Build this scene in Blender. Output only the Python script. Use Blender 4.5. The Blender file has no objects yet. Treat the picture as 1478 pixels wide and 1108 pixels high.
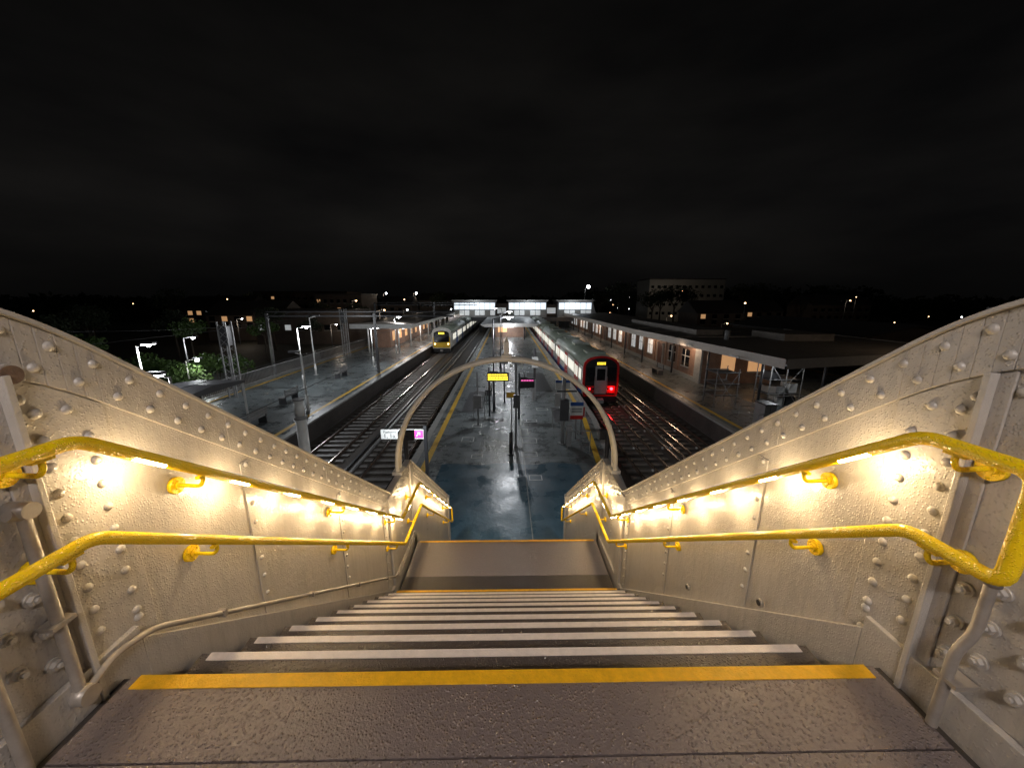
import bpy, math, random
from mathutils import Vector, Matrix
random.seed(7)
R=random.random
H=6.7
scn=bpy.context.scene
# ------------------------------------------------------------- materials
def newmat(name):
    m=bpy.data.materials.new(name); m.use_nodes=True
    nt=m.node_tree; return m,nt,nt.nodes['Principled BSDF']
def mat(name,col,rough=0.5,metal=0.0,var=0.15,vscale=3.0,bump=0.0,bscale=60.0,rvar=0.0,col2=None,spec=0.5,coat=0.0,drops=0.0,dscale=140,streak=0.0,ddist=0.003,crough=0.12):
    m,nt,b=newmat(name); N=nt.nodes; L=nt.links
    tc=N.new('ShaderNodeTexCoord')
    n1=N.new('ShaderNodeTexNoise'); n1.inputs['Scale'].default_value=vscale; n1.inputs['Detail'].default_value=8; n1.inputs['Roughness'].default_value=0.65
    L.new(tc.outputs['Object'],n1.inputs['Vector'])
    r=N.new('ShaderNodeValToRGB'); r.color_ramp.elements[0].position=0.3; r.color_ramp.elements[1].position=0.7
    c=Vector(col); c2=Vector(col2) if col2 else c*(1-2*var)
    r.color_ramp.elements[0].color=(*c2,1); r.color_ramp.elements[1].color=(*c,1)
    L.new(n1.outputs['Fac'],r.inputs['Fac']); colout=r.outputs['Color']
    if streak>0:
        mp=N.new('ShaderNodeMapping'); mp.inputs['Scale'].default_value=(1,22,1.6)
        ns_=N.new('ShaderNodeTexNoise'); ns_.inputs['Scale'].default_value=1; ns_.inputs['Detail'].default_value=6; ns_.inputs['Roughness'].default_value=.7
        L.new(tc.outputs['Object'],mp.inputs[0]); L.new(mp.outputs[0],ns_.inputs['Vector'])
        m1=N.new('ShaderNodeMapRange'); m1.inputs['From Min'].default_value=.3; m1.inputs['From Max'].default_value=.55; m1.inputs['To Min'].default_value=1-streak; m1.inputs['To Max'].default_value=1
        L.new(ns_.outputs['Fac'],m1.inputs['Value'])
        mx=N.new('ShaderNodeMix'); mx.data_type='RGBA'; mx.blend_type='MULTIPLY'; mx.inputs['Factor'].default_value=1
        L.new(colout,mx.inputs['A']); L.new(m1.outputs['Result'],mx.inputs['B']); colout=mx.outputs['Result']
    L.new(colout,b.inputs['Base Color'])
    b.inputs['Metallic'].default_value=metal; b.inputs['Specular IOR Level'].default_value=spec
    b.inputs['Coat Weight'].default_value=coat; b.inputs['Coat Roughness'].default_value=crough
    if rvar>0:
        n3=N.new('ShaderNodeTexNoise'); n3.inputs['Scale'].default_value=vscale*0.7; n3.inputs['Detail'].default_value=5
        L.new(tc.outputs['Object'],n3.inputs['Vector'])
        mr=N.new('ShaderNodeMapRange'); mr.inputs['From Min'].default_value=0.3; mr.inputs['From Max'].default_value=0.7
        mr.inputs['To Min'].default_value=max(0.04,rough-rvar); mr.inputs['To Max'].default_value=rough+rvar
        L.new(n3.outputs['Fac'],mr.inputs['Value']); L.new(mr.outputs['Result'],b.inputs['Roughness'])
    else: b.inputs['Roughness'].default_value=rough
    last=None
    if bump>0:
        n2=N.new('ShaderNodeTexNoise'); n2.inputs['Scale'].default_value=bscale; n2.inputs['Detail'].default_value=4
        L.new(tc.outputs['Object'],n2.inputs['Vector'])
        bp=N.new('ShaderNodeBump'); bp.inputs['Strength'].default_value=bump; bp.inputs['Distance'].default_value=0.01
        L.new(n2.outputs['Fac'],bp.inputs['Height']); last=bp
    if drops>0:
        v=N.new('ShaderNodeTexVoronoi'); v.inputs['Scale'].default_value=dscale
        L.new(tc.outputs['Object'],v.inputs['Vector'])
        mr=N.new('ShaderNodeMapRange'); mr.inputs['From Min'].default_value=0.1; mr.inputs['From Max'].default_value=0.42
        mr.inputs['To Min'].default_value=1; mr.inputs['To Max'].default_value=0
        L.new(v.outputs['Distance'],mr.inputs['Value'])
        bp=N.new('ShaderNodeBump'); bp.inputs['Strength'].default_value=drops; bp.inputs['Distance'].default_value=ddist
        L.new(mr.outputs['Result'],bp.inputs['Height'])
        if last: L.new(last.outputs['Normal'],bp.inputs['Normal'])
        last=bp
    if last:
        L.new(last.outputs['Normal'],b.inputs['Normal'])
        if coat>0: L.new(last.outputs['Normal'],b.inputs['Coat Normal'])
    return m
def emit(name,col,s):
    m,nt,b=newmat(name)
    b.inputs['Base Color'].default_value=(*col,1); b.inputs['Emission Color'].default_value=(*col,1); b.inputs['Emission Strength'].default_value=s
    return m
def brickmat(name,c1,c2,mortar,scale,bw=0.5,rh=0.25,rough=0.7,ms=0.02,rvar=0.0,vert=False,lo=.6,hi=1.15):
    m,nt,b=newmat(name); N=nt.nodes; L=nt.links
    tc=N.new('ShaderNodeTexCoord'); bt=N.new('ShaderNodeTexBrick')
    src=tc.outputs['Object']
    if vert:
        sp=N.new('ShaderNodeSeparateXYZ'); cb=N.new('ShaderNodeCombineXYZ'); ad=N.new('ShaderNodeMath')
        L.new(src,sp.inputs[0]); L.new(sp.outputs['X'],ad.inputs[0]); L.new(sp.outputs['Y'],ad.inputs[1])
        L.new(ad.outputs[0],cb.inputs['X']); L.new(sp.outputs['Z'],cb.inputs['Y']); src=cb.outputs[0]
    bt.inputs['Scale'].default_value=scale; bt.inputs['Brick Width'].default_value=bw; bt.inputs['Row Height'].default_value=rh
    bt.inputs['Mortar Size'].default_value=ms
    bt.inputs['Color1'].default_value=(*c1,1); bt.inputs['Color2'].default_value=(*c2,1); bt.inputs['Mortar'].default_value=(*mortar,1)
    L.new(src,bt.inputs['Vector'])
    n=N.new('ShaderNodeTexNoise'); n.inputs['Scale'].default_value=0.9; n.inputs['Detail'].default_value=9; n.inputs['Roughness'].default_value=.75
    L.new(tc.outputs['Object'],n.inputs['Vector'])
    mr=N.new('ShaderNodeMapRange'); mr.inputs['From Min'].default_value=0.3; mr.inputs['From Max'].default_value=0.7; mr.inputs['To Min'].default_value=lo; mr.inputs['To Max'].default_value=hi
    L.new(n.outputs['Fac'],mr.inputs['Value'])
    mx=N.new('ShaderNodeMix'); mx.data_type='RGBA'; mx.blend_type='MULTIPLY'; mx.inputs['Factor'].default_value=1
    L.new(bt.outputs['Color'],mx.inputs['A']); L.new(mr.outputs['Result'],mx.inputs['B']); L.new(mx.outputs['Result'],b.inputs['Base Color'])
    if rvar>0:
        mr2=N.new('ShaderNodeMapRange'); mr2.inputs['From Min'].default_value=0.36; mr2.inputs['From Max'].default_value=0.64
        mr2.inputs['To Min'].default_value=max(.05,rough-rvar); mr2.inputs['To Max'].default_value=rough+rvar
        L.new(n.outputs['Fac'],mr2.inputs['Value']); L.new(mr2.outputs['Result'],b.inputs['Roughness'])
        n2=N.new('ShaderNodeTexNoise'); n2.inputs['Scale'].default_value=16; n2.inputs['Detail'].default_value=7
        L.new(tc.outputs['Object'],n2.inputs['Vector'])
        bp=N.new('ShaderNodeBump'); bp.inputs['Strength'].default_value=.5; bp.inputs['Distance'].default_value=.03
        L.new(n2.outputs['Fac'],bp.inputs['Height']); L.new(bp.outputs['Normal'],b.inputs['Normal'])
    else: b.inputs['Roughness'].default_value=rough
    return m

M={}
M['cream']=mat('cream_paint',(0.465,0.435,0.405),0.32,var=0.08,vscale=3,bump=0.3,bscale=30,drops=0.5,dscale=90,streak=.18)
M['cream2']=mat('cream_paint_trim',(0.495,0.465,0.43),0.31,var=0.08,vscale=6,bump=0.15,bscale=50,drops=.3,dscale=110,streak=.1)
M['archp']=mat('arch_paint',(0.80,0.75,0.64),0.35,var=0.06,vscale=6,bump=0.1)
M['yellow']=mat('handrail_yellow',(0.98,0.66,0.006),0.25,var=0.02,drops=0.9,dscale=140,bump=0.1,spec=.45)
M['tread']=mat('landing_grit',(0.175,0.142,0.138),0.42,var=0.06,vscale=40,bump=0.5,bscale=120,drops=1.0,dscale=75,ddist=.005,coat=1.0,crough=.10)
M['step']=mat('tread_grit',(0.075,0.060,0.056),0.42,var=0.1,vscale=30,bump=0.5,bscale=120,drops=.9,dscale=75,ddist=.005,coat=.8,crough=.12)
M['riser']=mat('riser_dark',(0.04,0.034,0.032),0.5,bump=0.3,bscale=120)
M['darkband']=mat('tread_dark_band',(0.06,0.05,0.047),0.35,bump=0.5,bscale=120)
M['nos_y']=mat('nosing_yellow',(0.92,0.50,0.012),0.42,var=0.14,vscale=22,bump=0.5,bscale=110)
M['nos_w']=mat('nosing_white',(0.84,0.76,0.71),0.42,var=0.09,vscale=24,bump=0.4,bscale=120)
M['steel']=mat('galvanised_conduit',(0.42,0.38,0.34),0.4,metal=0.35,var=0.15,vscale=12,bump=0.1)
M['brownp']=mat('rusted_boss',(0.16,0.10,0.07),0.6,vscale=30,bump=.5)
M['black']=mat('black_paint',(0.018,0.018,0.02),0.35)
M['dark']=mat('dark_grey_paint',(0.06,0.06,0.065),0.4)
M['grey']=mat('grey_paint',(0.3,0.3,0.3),0.4)
M['white']=mat('white_paint',(0.72,0.72,0.70),0.4,var=0.1)
M['red']=mat('red_paint',(0.55,0.02,0.02),0.3)
M['blue']=mat('blue_paint',(0.03,0.10,0.35),0.4)
M['brown']=mat('brown_door_paint',(0.12,0.05,0.03),0.4)
M['pink']=mat('pink_sign',(0.62,0.06,0.32),0.4)
M['ballast']=mat('ballast',(0.13,0.105,0.085),0.75,vscale=14,col2=(0.025,0.022,0.02),bump=1.0,bscale=16)
M['sleeper']=mat('sleeper_concrete',(0.17,0.155,0.14),0.5,vscale=5,var=.25)
M['rail']=mat('rail_steel',(0.55,0.5,0.45),0.22,metal=1.0,var=0.1)
M['railside']=mat('rail_rust',(0.10,0.06,0.04),0.6)
M['plat']=brickmat('platform_paving_wet',(0.155,0.178,0.182),(0.13,0.15,0.155),(0.055,0.06,0.065),1.0,1.2,0.6,rough=0.33,ms=0.014,rvar=0.17,lo=.5,hi=1.25)
M['bluefloor']=mat('blue_grey_wet_surface',(0.065,0.125,0.165),0.32,vscale=1.3,col2=(0.035,0.07,0.095),bump=0.7,bscale=9,rvar=0.16)
M['platline']=mat('platform_line_yellow',(0.85,0.50,0.03),0.5,vscale=6,col2=(0.5,0.3,0.03))
M['coping']=mat('coping_pale',(0.38,0.38,0.36),0.45,vscale=6,var=.2)
M['platwall']=brickmat('platform_wall_brick',(0.09,0.07,0.06),(0.06,0.05,0.045),(0.03,0.03,0.03),4,0.5,0.25,vert=True)
M['brick']=brickmat('building_brick',(0.30,0.17,0.11),(0.22,0.12,0.08),(0.2,0.18,0.16),4.4,0.5,0.25,vert=True)
M['brickd']=brickmat('house_brick',(0.14,0.105,0.08),(0.11,0.08,0.065),(0.08,0.08,0.08),4.4,0.5,0.25,vert=True)
M['ground']=mat('ground_dark',(0.05,0.05,0.045),0.7,vscale=0.3,col2=(0.02,0.025,0.018))
M['roof']=mat('canopy_roof_felt',(0.24,0.21,0.18),0.5,vscale=1.2,col2=(.12,.105,.09),bump=.5,bscale=8)
M['hroof']=mat('house_roof_slate',(0.06,0.055,0.055),0.6,vscale=2,bump=.5,bscale=8)
M['glass']=mat('dark_glass',(0.01,0.012,0.015),0.08,spec=0.8)
M['silver']=mat('train_side_white',(0.62,0.62,0.58),0.3)
M['troof']=mat('train_roof_grey',(0.34,0.39,0.32),0.4,vscale=1,var=.15)
M['tyellow']=mat('train_front_yellow',(0.75,0.5,0.03),0.35)
M['e_led']=emit('lamp_led_warm',(1,0.82,0.52),22)
M['e_white']=emit('lamp_white',(0.95,0.97,1.0),22)
M['e_soft']=emit('tube_light',(0.93,0.95,1.0),6)
M['e_warm']=emit('lamp_sodium',(1,0.62,0.3),8)
M['e_win']=emit('lit_window',(0.80,0.90,1.0),1.1)
M['e_wind']=emit('lit_window_dim',(0.80,0.84,0.85),0.35)
M['e_winw']=emit('lit_window_warm',(1,0.55,0.25),0.4)
M['e_train']=emit('train_window_lit',(0.95,0.93,0.8),0.75)
M['e_red']=emit('lamp_red',(1,0.02,0.03),18)
M['e_amber']=emit('display_amber',(1,0.72,0.05),2.4)
M['e_mag']=emit('display_magenta',(0.9,0.12,0.45),1.0)
M['leafg']=mat('leaf_green',(0.07,0.13,0.025),0.6,vscale=1.5,col2=(0.03,0.06,0.012))
M['leafd']=mat('leaf_dark',(0.045,0.06,0.03),0.7,vscale=0.5,col2=(0.02,0.03,0.015))
M['bark']=mat('bark',(0.07,0.055,0.04),0.8)

# ------------------------------------------------------------- mesh builder
import bmesh
class MB:
    def __init__(s): s.v=[];s.f=[];s.m=[];s.mats=[];s.sm=[]
    def mi(s,k):
        if k not in s.mats: s.mats.append(k)
        return s.mats.index(k)
    def face(s,pts,k,smooth=False):
        i=len(s.v); s.v+= [tuple(p) for p in pts]; s.f.append(tuple(range(i,i+len(pts)))); s.m.append(s.mi(k)); s.sm.append(smooth)
    def box(s,x0,x1,y0,y1,z0,z1,k):
        i=len(s.v)
        s.v+=[(x0,y0,z0),(x1,y0,z0),(x1,y1,z0),(x0,y1,z0),(x0,y0,z1),(x1,y0,z1),(x1,y1,z1),(x0,y1,z1)]
        for q in ((0,3,2,1),(4,5,6,7),(0,1,5,4),(1,2,6,5),(2,3,7,6),(3,0,4,7)):
            s.f.append(tuple(i+a for a in q)); s.m.append(s.mi(k)); s.sm.append(False)
    def prismx(s,poly,x0,x1,k):   # poly in (y,z)
        i=len(s.v); n=len(poly)
        s.v+=[(x0,y,z) for y,z in poly]+[(x1,y,z) for y,z in poly]
        s.f.append(tuple(i+a for a in range(n))); s.f.append(tuple(i+n+a for a in reversed(range(n))))
        for a in range(n):
            b=(a+1)%n; s.f.append((i+a,i+n+a,i+n+b,i+b))
        for _ in range(n+2): s.m.append(s.mi(k)); s.sm.append(False)
    def prismy(s,poly,y0,y1,k,cap=True,smooth=False):   # poly in (x,z)
        i=len(s.v); n=len(poly)
        s.v+=[(x,y0,z) for x,z in poly]+[(x,y1,z) for x,z in poly]
        if cap:
            s.f.append(tuple(i+a for a in range(n))); s.f.append(tuple(i+n+a for a in reversed(range(n))))
            s.m+=[s.mi(k)]*2; s.sm+=[False]*2
        for a in range(n):
            b=(a+1)%n; s.f.append((i+a,i+b,i+n+b,i+n+a)); s.m.append(s.mi(k)); s.sm.append(smooth)
    def prismz(s,poly,z0,z1,k):
        i=len(s.v); n=len(poly)
        s.v+=[(x,y,z0) for x,y in poly]+[(x,y,z1) for x,y in poly]
        s.f.append(tuple(i+a for a in reversed(range(n)))); s.f.append(tuple(i+n+a for a in range(n)))
        for a in range(n):
            b=(a+1)%n; s.f.append((i+a,i+b,i+n+b,i+n+a))
        for _ in range(n+2): s.m.append(s.mi(k)); s.sm.append(False)
    def cyl(s,p0,p1,r0,k,r1=None,n=12,cap=True):
        p0=Vector(p0);p1=Vector(p1); r1=r0 if r1 is None else r1
        d=(p1-p0).normalized(); a=d.orthogonal().normalized(); b=d.cross(a)
        i=len(s.v)
        for p,r in((p0,r0),(p1,r1)):
            for t in range(n):
                an=2*math.pi*t/n; s.v.append(tuple(p+a*(r*math.cos(an))+b*(r*math.sin(an))))
        for t in range(n):
            u=(t+1)%n; s.f.append((i+t,i+u,i+n+u,i+n+t)); s.m.append(s.mi(k)); s.sm.append(n>6)
        if cap:
            s.f.append(tuple(i+a for a in reversed(range(n)))); s.f.append(tuple(i+n+a for a in range(n))); s.m+=[s.mi(k)]*2; s.sm+=[False]*2
    def dome(s,c,nrm,r,k,n=10,flat=0.75):
        c=Vector(c); d=Vector(nrm).normalized(); a=d.orthogonal().normalized(); b=d.cross(a)
        i=len(s.v); rings=[(1.0,0),(0.86,0.5),(0.5,0.87)]
        for rr,hh in rings:
            for t in range(n):
                an=2*math.pi*t/n; s.v.append(tuple(c+a*(r*rr*math.cos(an))+b*(r*rr*math.sin(an))+d*(r*flat*hh)))
        s.v.append(tuple(c+d*r*flat))
        for q in range(2):
            for t in range(n):
                u=(t+1)%n; s.f.append((i+q*n+t,i+q*n+u,i+(q+1)*n+u,i+(q+1)*n+t)); s.m.append(s.mi(k)); s.sm.append(True)
        for t in range(n):
            u=(t+1)%n; s.f.append((i+2*n+t,i+2*n+u,i+3*n)); s.m.append(s.mi(k)); s.sm.append(True)
    def sphere(s,c,r,k,n=10,m=6):
        s.dome(c,(0,0,1),r,k,n,1.0); s.dome(c,(0,0,-1),r,k,n,1.0)
    def obj(s,name,parent=None,bevel=0,loc=None):
        me=bpy.data.meshes.new(name); me.from_pydata(s.v,[],s.f)
        for k in s.mats: me.materials.append(M[k])
        me.polygons.foreach_set('material_index',s.m); me.polygons.foreach_set('use_smooth',s.sm); me.update()
        bm=bmesh.new(); bm.from_mesh(me); bmesh.ops.recalc_face_normals(bm,faces=bm.faces); bm.to_mesh(me); bm.free()
        o=bpy.data.objects.new(name,me); scn.collection.objects.link(o)
        if parent: o.parent=parent
        if bevel>0:
            b=o.modifiers.new('bev','BEVEL'); b.width=bevel; b.segments=2; b.limit_method='ANGLE'; b.angle_limit=math.radians(50)
        return o
def empty(name):
    e=bpy.data.objects.new(name,None); scn.collection.objects.link(e); return e
def fillet(pts,r,n=5):
    P=[Vector(p) for p in pts]; out=[P[0]]
    for i in range(1,len(P)-1):
        a=(P[i-1]-P[i]); b=(P[i+1]-P[i]); ra=min(r,a.length*.45,b.length*.45)
        s=P[i]+a.normalized()*ra; e=P[i]+b.normalized()*ra
        for t in range(n+1):
            q=t/n; out.append(s*(1-q)**2+P[i]*2*q*(1-q)+e*q*q)
    out.append(P[-1]); return out
def tube(name,pts,r,k,parent=None,fr=0.06,res=5,cyclic=False):
    cu=bpy.data.curves.new(name,'CURVE'); cu.dimensions='3D'; cu.bevel_depth=r; cu.bevel_resolution=res; cu.use_fill_caps=True
    P=fillet(pts,fr) if fr>0 else [Vector(p) for p in pts]
    sp=cu.splines.new('POLY'); sp.points.add(len(P)-1)
    for i,p in enumerate(P): sp.points[i].co=(*p,1)
    sp.use_cyclic_u=cyclic; sp.use_smooth=True
    cu.materials.append(M[k])
    o=bpy.data.objects.new(name,cu); scn.collection.objects.link(o)
    if parent: o.parent=parent
    return o
def light(name,loc,power,col=(1,1,1),r=0.05,parent=None,kind='POINT',rot=None,spot=None):
    l=bpy.data.lights.new(name,kind); l.energy=power; l.color=col
    if kind in('POINT','SPOT'): l.shadow_soft_size=r
    if kind=='SPOT': l.spot_size=spot or 2.4; l.spot_blend=0.6
    if kind=='AREA': l.shape='RECTANGLE'; l.size=r[0]; l.size_y=r[1]
    o=bpy.data.objects.new(name,l); o.location=loc
    if rot: o.rotation_euler=rot
    scn.collection.objects.link(o)
    if parent: o.parent=parent
    return o
def text(name,body,loc,size,k,parent,rot=(math.pi/2,0,0),align='LEFT'):
    c=bpy.data.curves.new(name,'FONT'); c.body=body; c.size=size; c.align_x=align; c.extrude=0.002
    c.materials.append(M[k]); o=bpy.data.objects.new(name,c); o.location=loc; o.rotation_euler=rot
    scn.collection.objects.link(o); o.parent=parent; return o

# ------------------------------------------------------------- camera + world
cam=bpy.data.cameras.new('camera'); cam.lens=13.0; cam.sensor_width=36; cam.clip_start=0.05; cam.clip_end=3000
co=bpy.data.objects.new('camera',cam); co.location=(0,0,H); co.rotation_euler=(math.radians(90-13),0,math.radians(-0.86))
scn.collection.objects.link(co); scn.camera=co
scn.view_settings.view_transform='Standard'; scn.view_settings.look='None'; scn.view_settings.exposure=0
w=bpy.data.worlds.new('World'); scn.world=w; w.use_nodes=True
nt=w.node_tree; N=nt.nodes; L=nt.links; bg=N['Background']
tc=N.new('ShaderNodeTexCoord'); mp=N.new('ShaderNodeMapping'); mp.inputs['Scale'].default_value=(1,1,3.2)
n=N.new('ShaderNodeTexNoise'); n.inputs['Scale'].default_value=2.0; n.inputs['Detail'].default_value=5
L.new(tc.outputs['Generated'],mp.inputs[0]); L.new(mp.outputs[0],n.inputs['Vector'])
r=N.new('ShaderNodeValToRGB'); r.color_ramp.elements[0].position=.3; r.color_ramp.elements[1].position=.8
r.color_ramp.elements[0].color=(.0022,.0022,.0023,1); r.color_ramp.elements[1].color=(.0072,.0068,.0063,1)
L.new(n.outputs['Fac'],r.inputs[0])
sp=N.new('ShaderNodeSeparateXYZ'); L.new(tc.outputs['Generated'],sp.inputs[0])
mr=N.new('ShaderNodeValToRGB'); cr=mr.color_ramp
cr.elements[0].position=0.0; cr.elements[0].color=(.5,.5,.5,1); cr.elements[1].position=.8; cr.elements[1].color=(.3,.3,.3,1)
el=cr.elements.new(.16); el.color=(1.35,1.32,1.3,1)
L.new(sp.outputs['Z'],mr.inputs['Fac'])
mx=N.new('ShaderNodeVectorMath'); mx.operation='MULTIPLY'; L.new(r.outputs[0],mx.inputs[0]); L.new(mr.outputs[0],mx.inputs[1])
L.new(mx.outputs[0],bg.inputs['Color']); bg.inputs['Strength'].default_value=1.0

# ------------------------------------------------------------- staircase
g=0.3025; rz=0.2333; Y0=1.224; L0=H-1.5; NK=10
YE=5.62; ZL=L0-rz*(NK+1); HW=1.53
st=empty('footbridge_staircase')
t=MB()
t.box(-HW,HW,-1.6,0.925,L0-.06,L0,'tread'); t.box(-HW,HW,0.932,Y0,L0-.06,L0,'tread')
t.box(-1.61,-HW-.002,-1.6,Y0,L0-.05,L0-.012,'riser'); t.box(HW+.002,1.61,-1.6,Y0,L0-.05,L0-.012,'riser')
rs=MB(); ns=MB()
def nosing(y,z,k,d=.032,w=1.495):
    ns.box(-w,w,y-d,y+.003,z-.012,z+.004,k)
nosing(Y0,L0,'nos_y',.052)
for k in range(1,NK+1):
    y1=Y0+g*k; z=L0-rz*k
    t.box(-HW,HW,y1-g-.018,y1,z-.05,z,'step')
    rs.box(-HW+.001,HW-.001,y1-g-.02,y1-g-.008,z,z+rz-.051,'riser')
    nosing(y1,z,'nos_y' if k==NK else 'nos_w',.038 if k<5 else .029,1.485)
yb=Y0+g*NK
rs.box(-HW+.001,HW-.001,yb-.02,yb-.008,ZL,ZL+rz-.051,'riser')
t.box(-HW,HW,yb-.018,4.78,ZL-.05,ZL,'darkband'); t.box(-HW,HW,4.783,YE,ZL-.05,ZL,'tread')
nosing(YE,ZL,'nos_y',.04)
n2=11; r2=ZL/n2; g2=0.3
for k in range(1,n2+1):
    y1=YE+g2*k; z=ZL-r2*k
    if k<n2: t.box(-HW,HW,y1-g2-.018,y1,z-.05,z,'step'); nosing(y1,z,'nos_w' if k<n2-1 else 'nos_y')
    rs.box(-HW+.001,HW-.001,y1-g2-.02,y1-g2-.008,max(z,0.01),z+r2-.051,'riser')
t.obj('treads',st); rs.obj('risers',st); ns.obj('nosings',st)
s_=MB()
for x in(-1.3,1.3): s_.box(x-.12,x+.12,4.9,5.14,0,ZL-.3,'cream2')
s_.box(-1.5,1.5,4.85,5.2,ZL-.3,ZL-.055,'cream2'); s_.obj('landing_trestle',st)

SL=0.76
line=lambda q:-.558-SL*(q-1.9)
def ztop(y):
    YA0,YB0=0.90,1.42; top=0.03
    if y<YA0: return top+H
    if y<YB0:
        yc=1.9-(top+.558)/SL
        A=YA0-2*yc+YB0; B=2*(yc-YA0); C=YA0-y
        q=(-B+math.sqrt(max(0,B*B-4*A*C)))/(2*A) if abs(A)>1e-6 else -C/B
        return H+top*(1-q)**2+2*q*(1-q)*top+line(YB0)*q*q
    if y<4.54: return H+line(y)
    if y<5.6: return H+line(4.54)
    return H+line(4.54)-SL*(y-5.6)
def zpitch(y):
    if y<Y0: return L0
    if y<yb: return L0-(y-Y0)*rz/g
    if y<YE: return ZL
    return max(ZL-(y-YE)*r2/g2,0)
ys=[-1.6,0.5,0.90]+[.90+.52*i/10 for i in range(1,11)]+[2,3,4,4.54,5.6,7,9.0]
for sx in(-1,1):
    par=empty('stair_parapet')
    XI=1.595*sx
    wb=MB()
    poly=[(y,ztop(y)) for y in ys]+[(y,max(zpitch(y)-.5,0.0)) for y in reversed([-1.6,Y0,yb+.1,YE,8.0,9.0])]
    wb.prismx(poly,XI,XI+.02*sx,'cream'); wb.obj('web_plate',par)
    fl=MB()
    for a,b in zip(ys[:-1],ys[1:]):
        fl.prismx([(a,ztop(a)+.002),(b,ztop(b)+.002),(b,ztop(b)+.018),(a,ztop(a)+.018)],XI-.035*sx,XI+.06*sx,'cream2')
    fo=fl.obj('top_flange',par)
    ch=MB()
    CD=.205
    for a,b in zip(ys[:-1],ys[1:]):
        ch.prismx([(a,ztop(a)-CD),(b,ztop(b)-CD),(b,ztop(b)),(a,ztop(a))],XI-.016*sx,XI-.001*sx,'cream')
    ys2=[-1.6,Y0+.1,yb+.1,YE+.05,8.9]
    for a,b in zip(ys2[:-1],ys2[1:]):
        za=zpitch(a)+.15; zb=zpitch(b)+.15
        if a==-1.6: zb=za
        if a==Y0+.1: za=L0+.09
        ch.prismx([(a,za-.42),(b,zb-.42),(b,zb),(a,za)],XI-.030*sx,XI-.001*sx,'cream')
    yy_=[1.10,1.18,1.26,1.34,1.42]
    ch.prismx([(q,ztop(q)-CD-.004) for q in yy_]+[(1.42,L0+.06),(1.10,L0+.1)],XI-.010*sx,XI-.001*sx,'cream')
    for yy,ww,dd in((1.150,.010,.040),(0.76,.010,.035),(4.53,.09,.035),(5.62,.07,.03),(8.93,.07,.05)):
        ch.box(*sorted((XI-dd*sx,XI-.002*sx)),yy-ww,yy+ww,max(zpitch(yy)-.2,0.01),ztop(yy)-(.02 if yy>4 else CD),'cream2')
    for yy in(2.10,3.2,4.3):
        ch.box(*sorted((XI-.008*sx,XI-.001*sx)),yy-.04,yy+.04,zpitch(yy)+.1,ztop(yy+.05)-CD-.003,'cream')
    ch.obj('chord_and_stiffeners',par,0.003)
    rv=MB(); nr=(-sx,0,0); xr=XI-.016*sx
    def rivet(y,z,x=xr,rad=.0175): rv.dome((x,y,z),nr,rad*(.94+.12*R()),'cream2')
    y=.3
    while y<8.9:
        if not(4.45<y<4.62):
            rivet(y,ztop(y)-.055+.004*R())
            rivet(y+.06,ztop(y+.06)-.155+.004*R())
        y+=(.118 if .95<y<4.5 or y>5.6 else .15)+.004*R()
    for y in(.55,.7,.85,1.0,1.08,1.18,1.30): rivet(y,ztop(y)-.28,XI-.010*sx if y>1.1 else XI)
    def col(y,z0,z1,dz,x,off=0,rad=.0165):
        z=z1-off
        while z>z0: rivet(y+.004*R(),z,x,rad); z-=dz
    for y,off in((1.21,0),(1.345,.05)): col(y,L0+.17,ztop(y)-.32,.098,XI-.010*sx,off,.0185)
    for y,off in((1.345,.0),): col(y,L0-.02,L0+.17,.098,XI-.010*sx,off,.0185)
    for y in(2.10,3.2,4.3): col(y,zpitch(y)+.2,ztop(y)-.27,.13,XI-.008*sx,0,.0155)
    for y in(5.0,5.3,6.6,7.6,8.5): col(y,zpitch(y)+.2,ztop(y)-.27,.13,XI,0,.0155)
    for y,off in((.98,0),(1.065,.06),(.88,.03)):
        z=L0+.58-off
        while z>L0+.18:
            a0=XI; rv.cyl((a0,y,z),(a0-.010*sx,y,z),.024,'cream2',n=12); rv.cyl((a0-.010*sx,y,z),(a0-.026*sx,y,z),.017,'cream2',n=6); rv.cyl((a0-.026*sx,y,z),(a0-.036*sx,y,z),.009,'cream2',n=8)
            z-=.135
    if sx<0:
        rv.cyl((xr,1.17,H-.235),(xr+.012,1.17,H-.235),.036,'cream2',n=20); rv.cyl((xr+.012,1.17,H-.235),(xr+.016,1.17,H-.235),.030,'brownp',n=20)
    rv.obj('rivets',par)
    # ---------------- handrail
    hr=empty('handrail'); X=1.45*sx
    ya=-1.5 if sx<0 else 0.90
    U=[(X,ya,H-.465),(X,1.19,H-.465),(X,4.60,H-2.97),(X,5.62,H-2.97),(X,8.75,H-5.36)]
    Lw=[(X,ya,H-.815),(X,1.165,H-.815),(X,4.64,H-3.395),(X,5.66,H-3.395),(X,8.75,H-5.76)]
    if sx<0: path=[U[0]]+U[1:]+list(reversed(Lw))
    else: path=[(X,ya,H-.65)]+U+list(reversed(Lw))+[(X,ya,H-.65)]
    tube('rails',path,.0235,'yellow',hr,fr=0.05)
    def zr(y,P):
        for a,b in zip(P[:-1],P[1:]):
            if a[1]<=y<=b[1]: return a[2]+(b[2]-a[2])*(y-a[1])/(b[1]-a[1])
        return P[-1][2]
    bk=MB()
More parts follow.
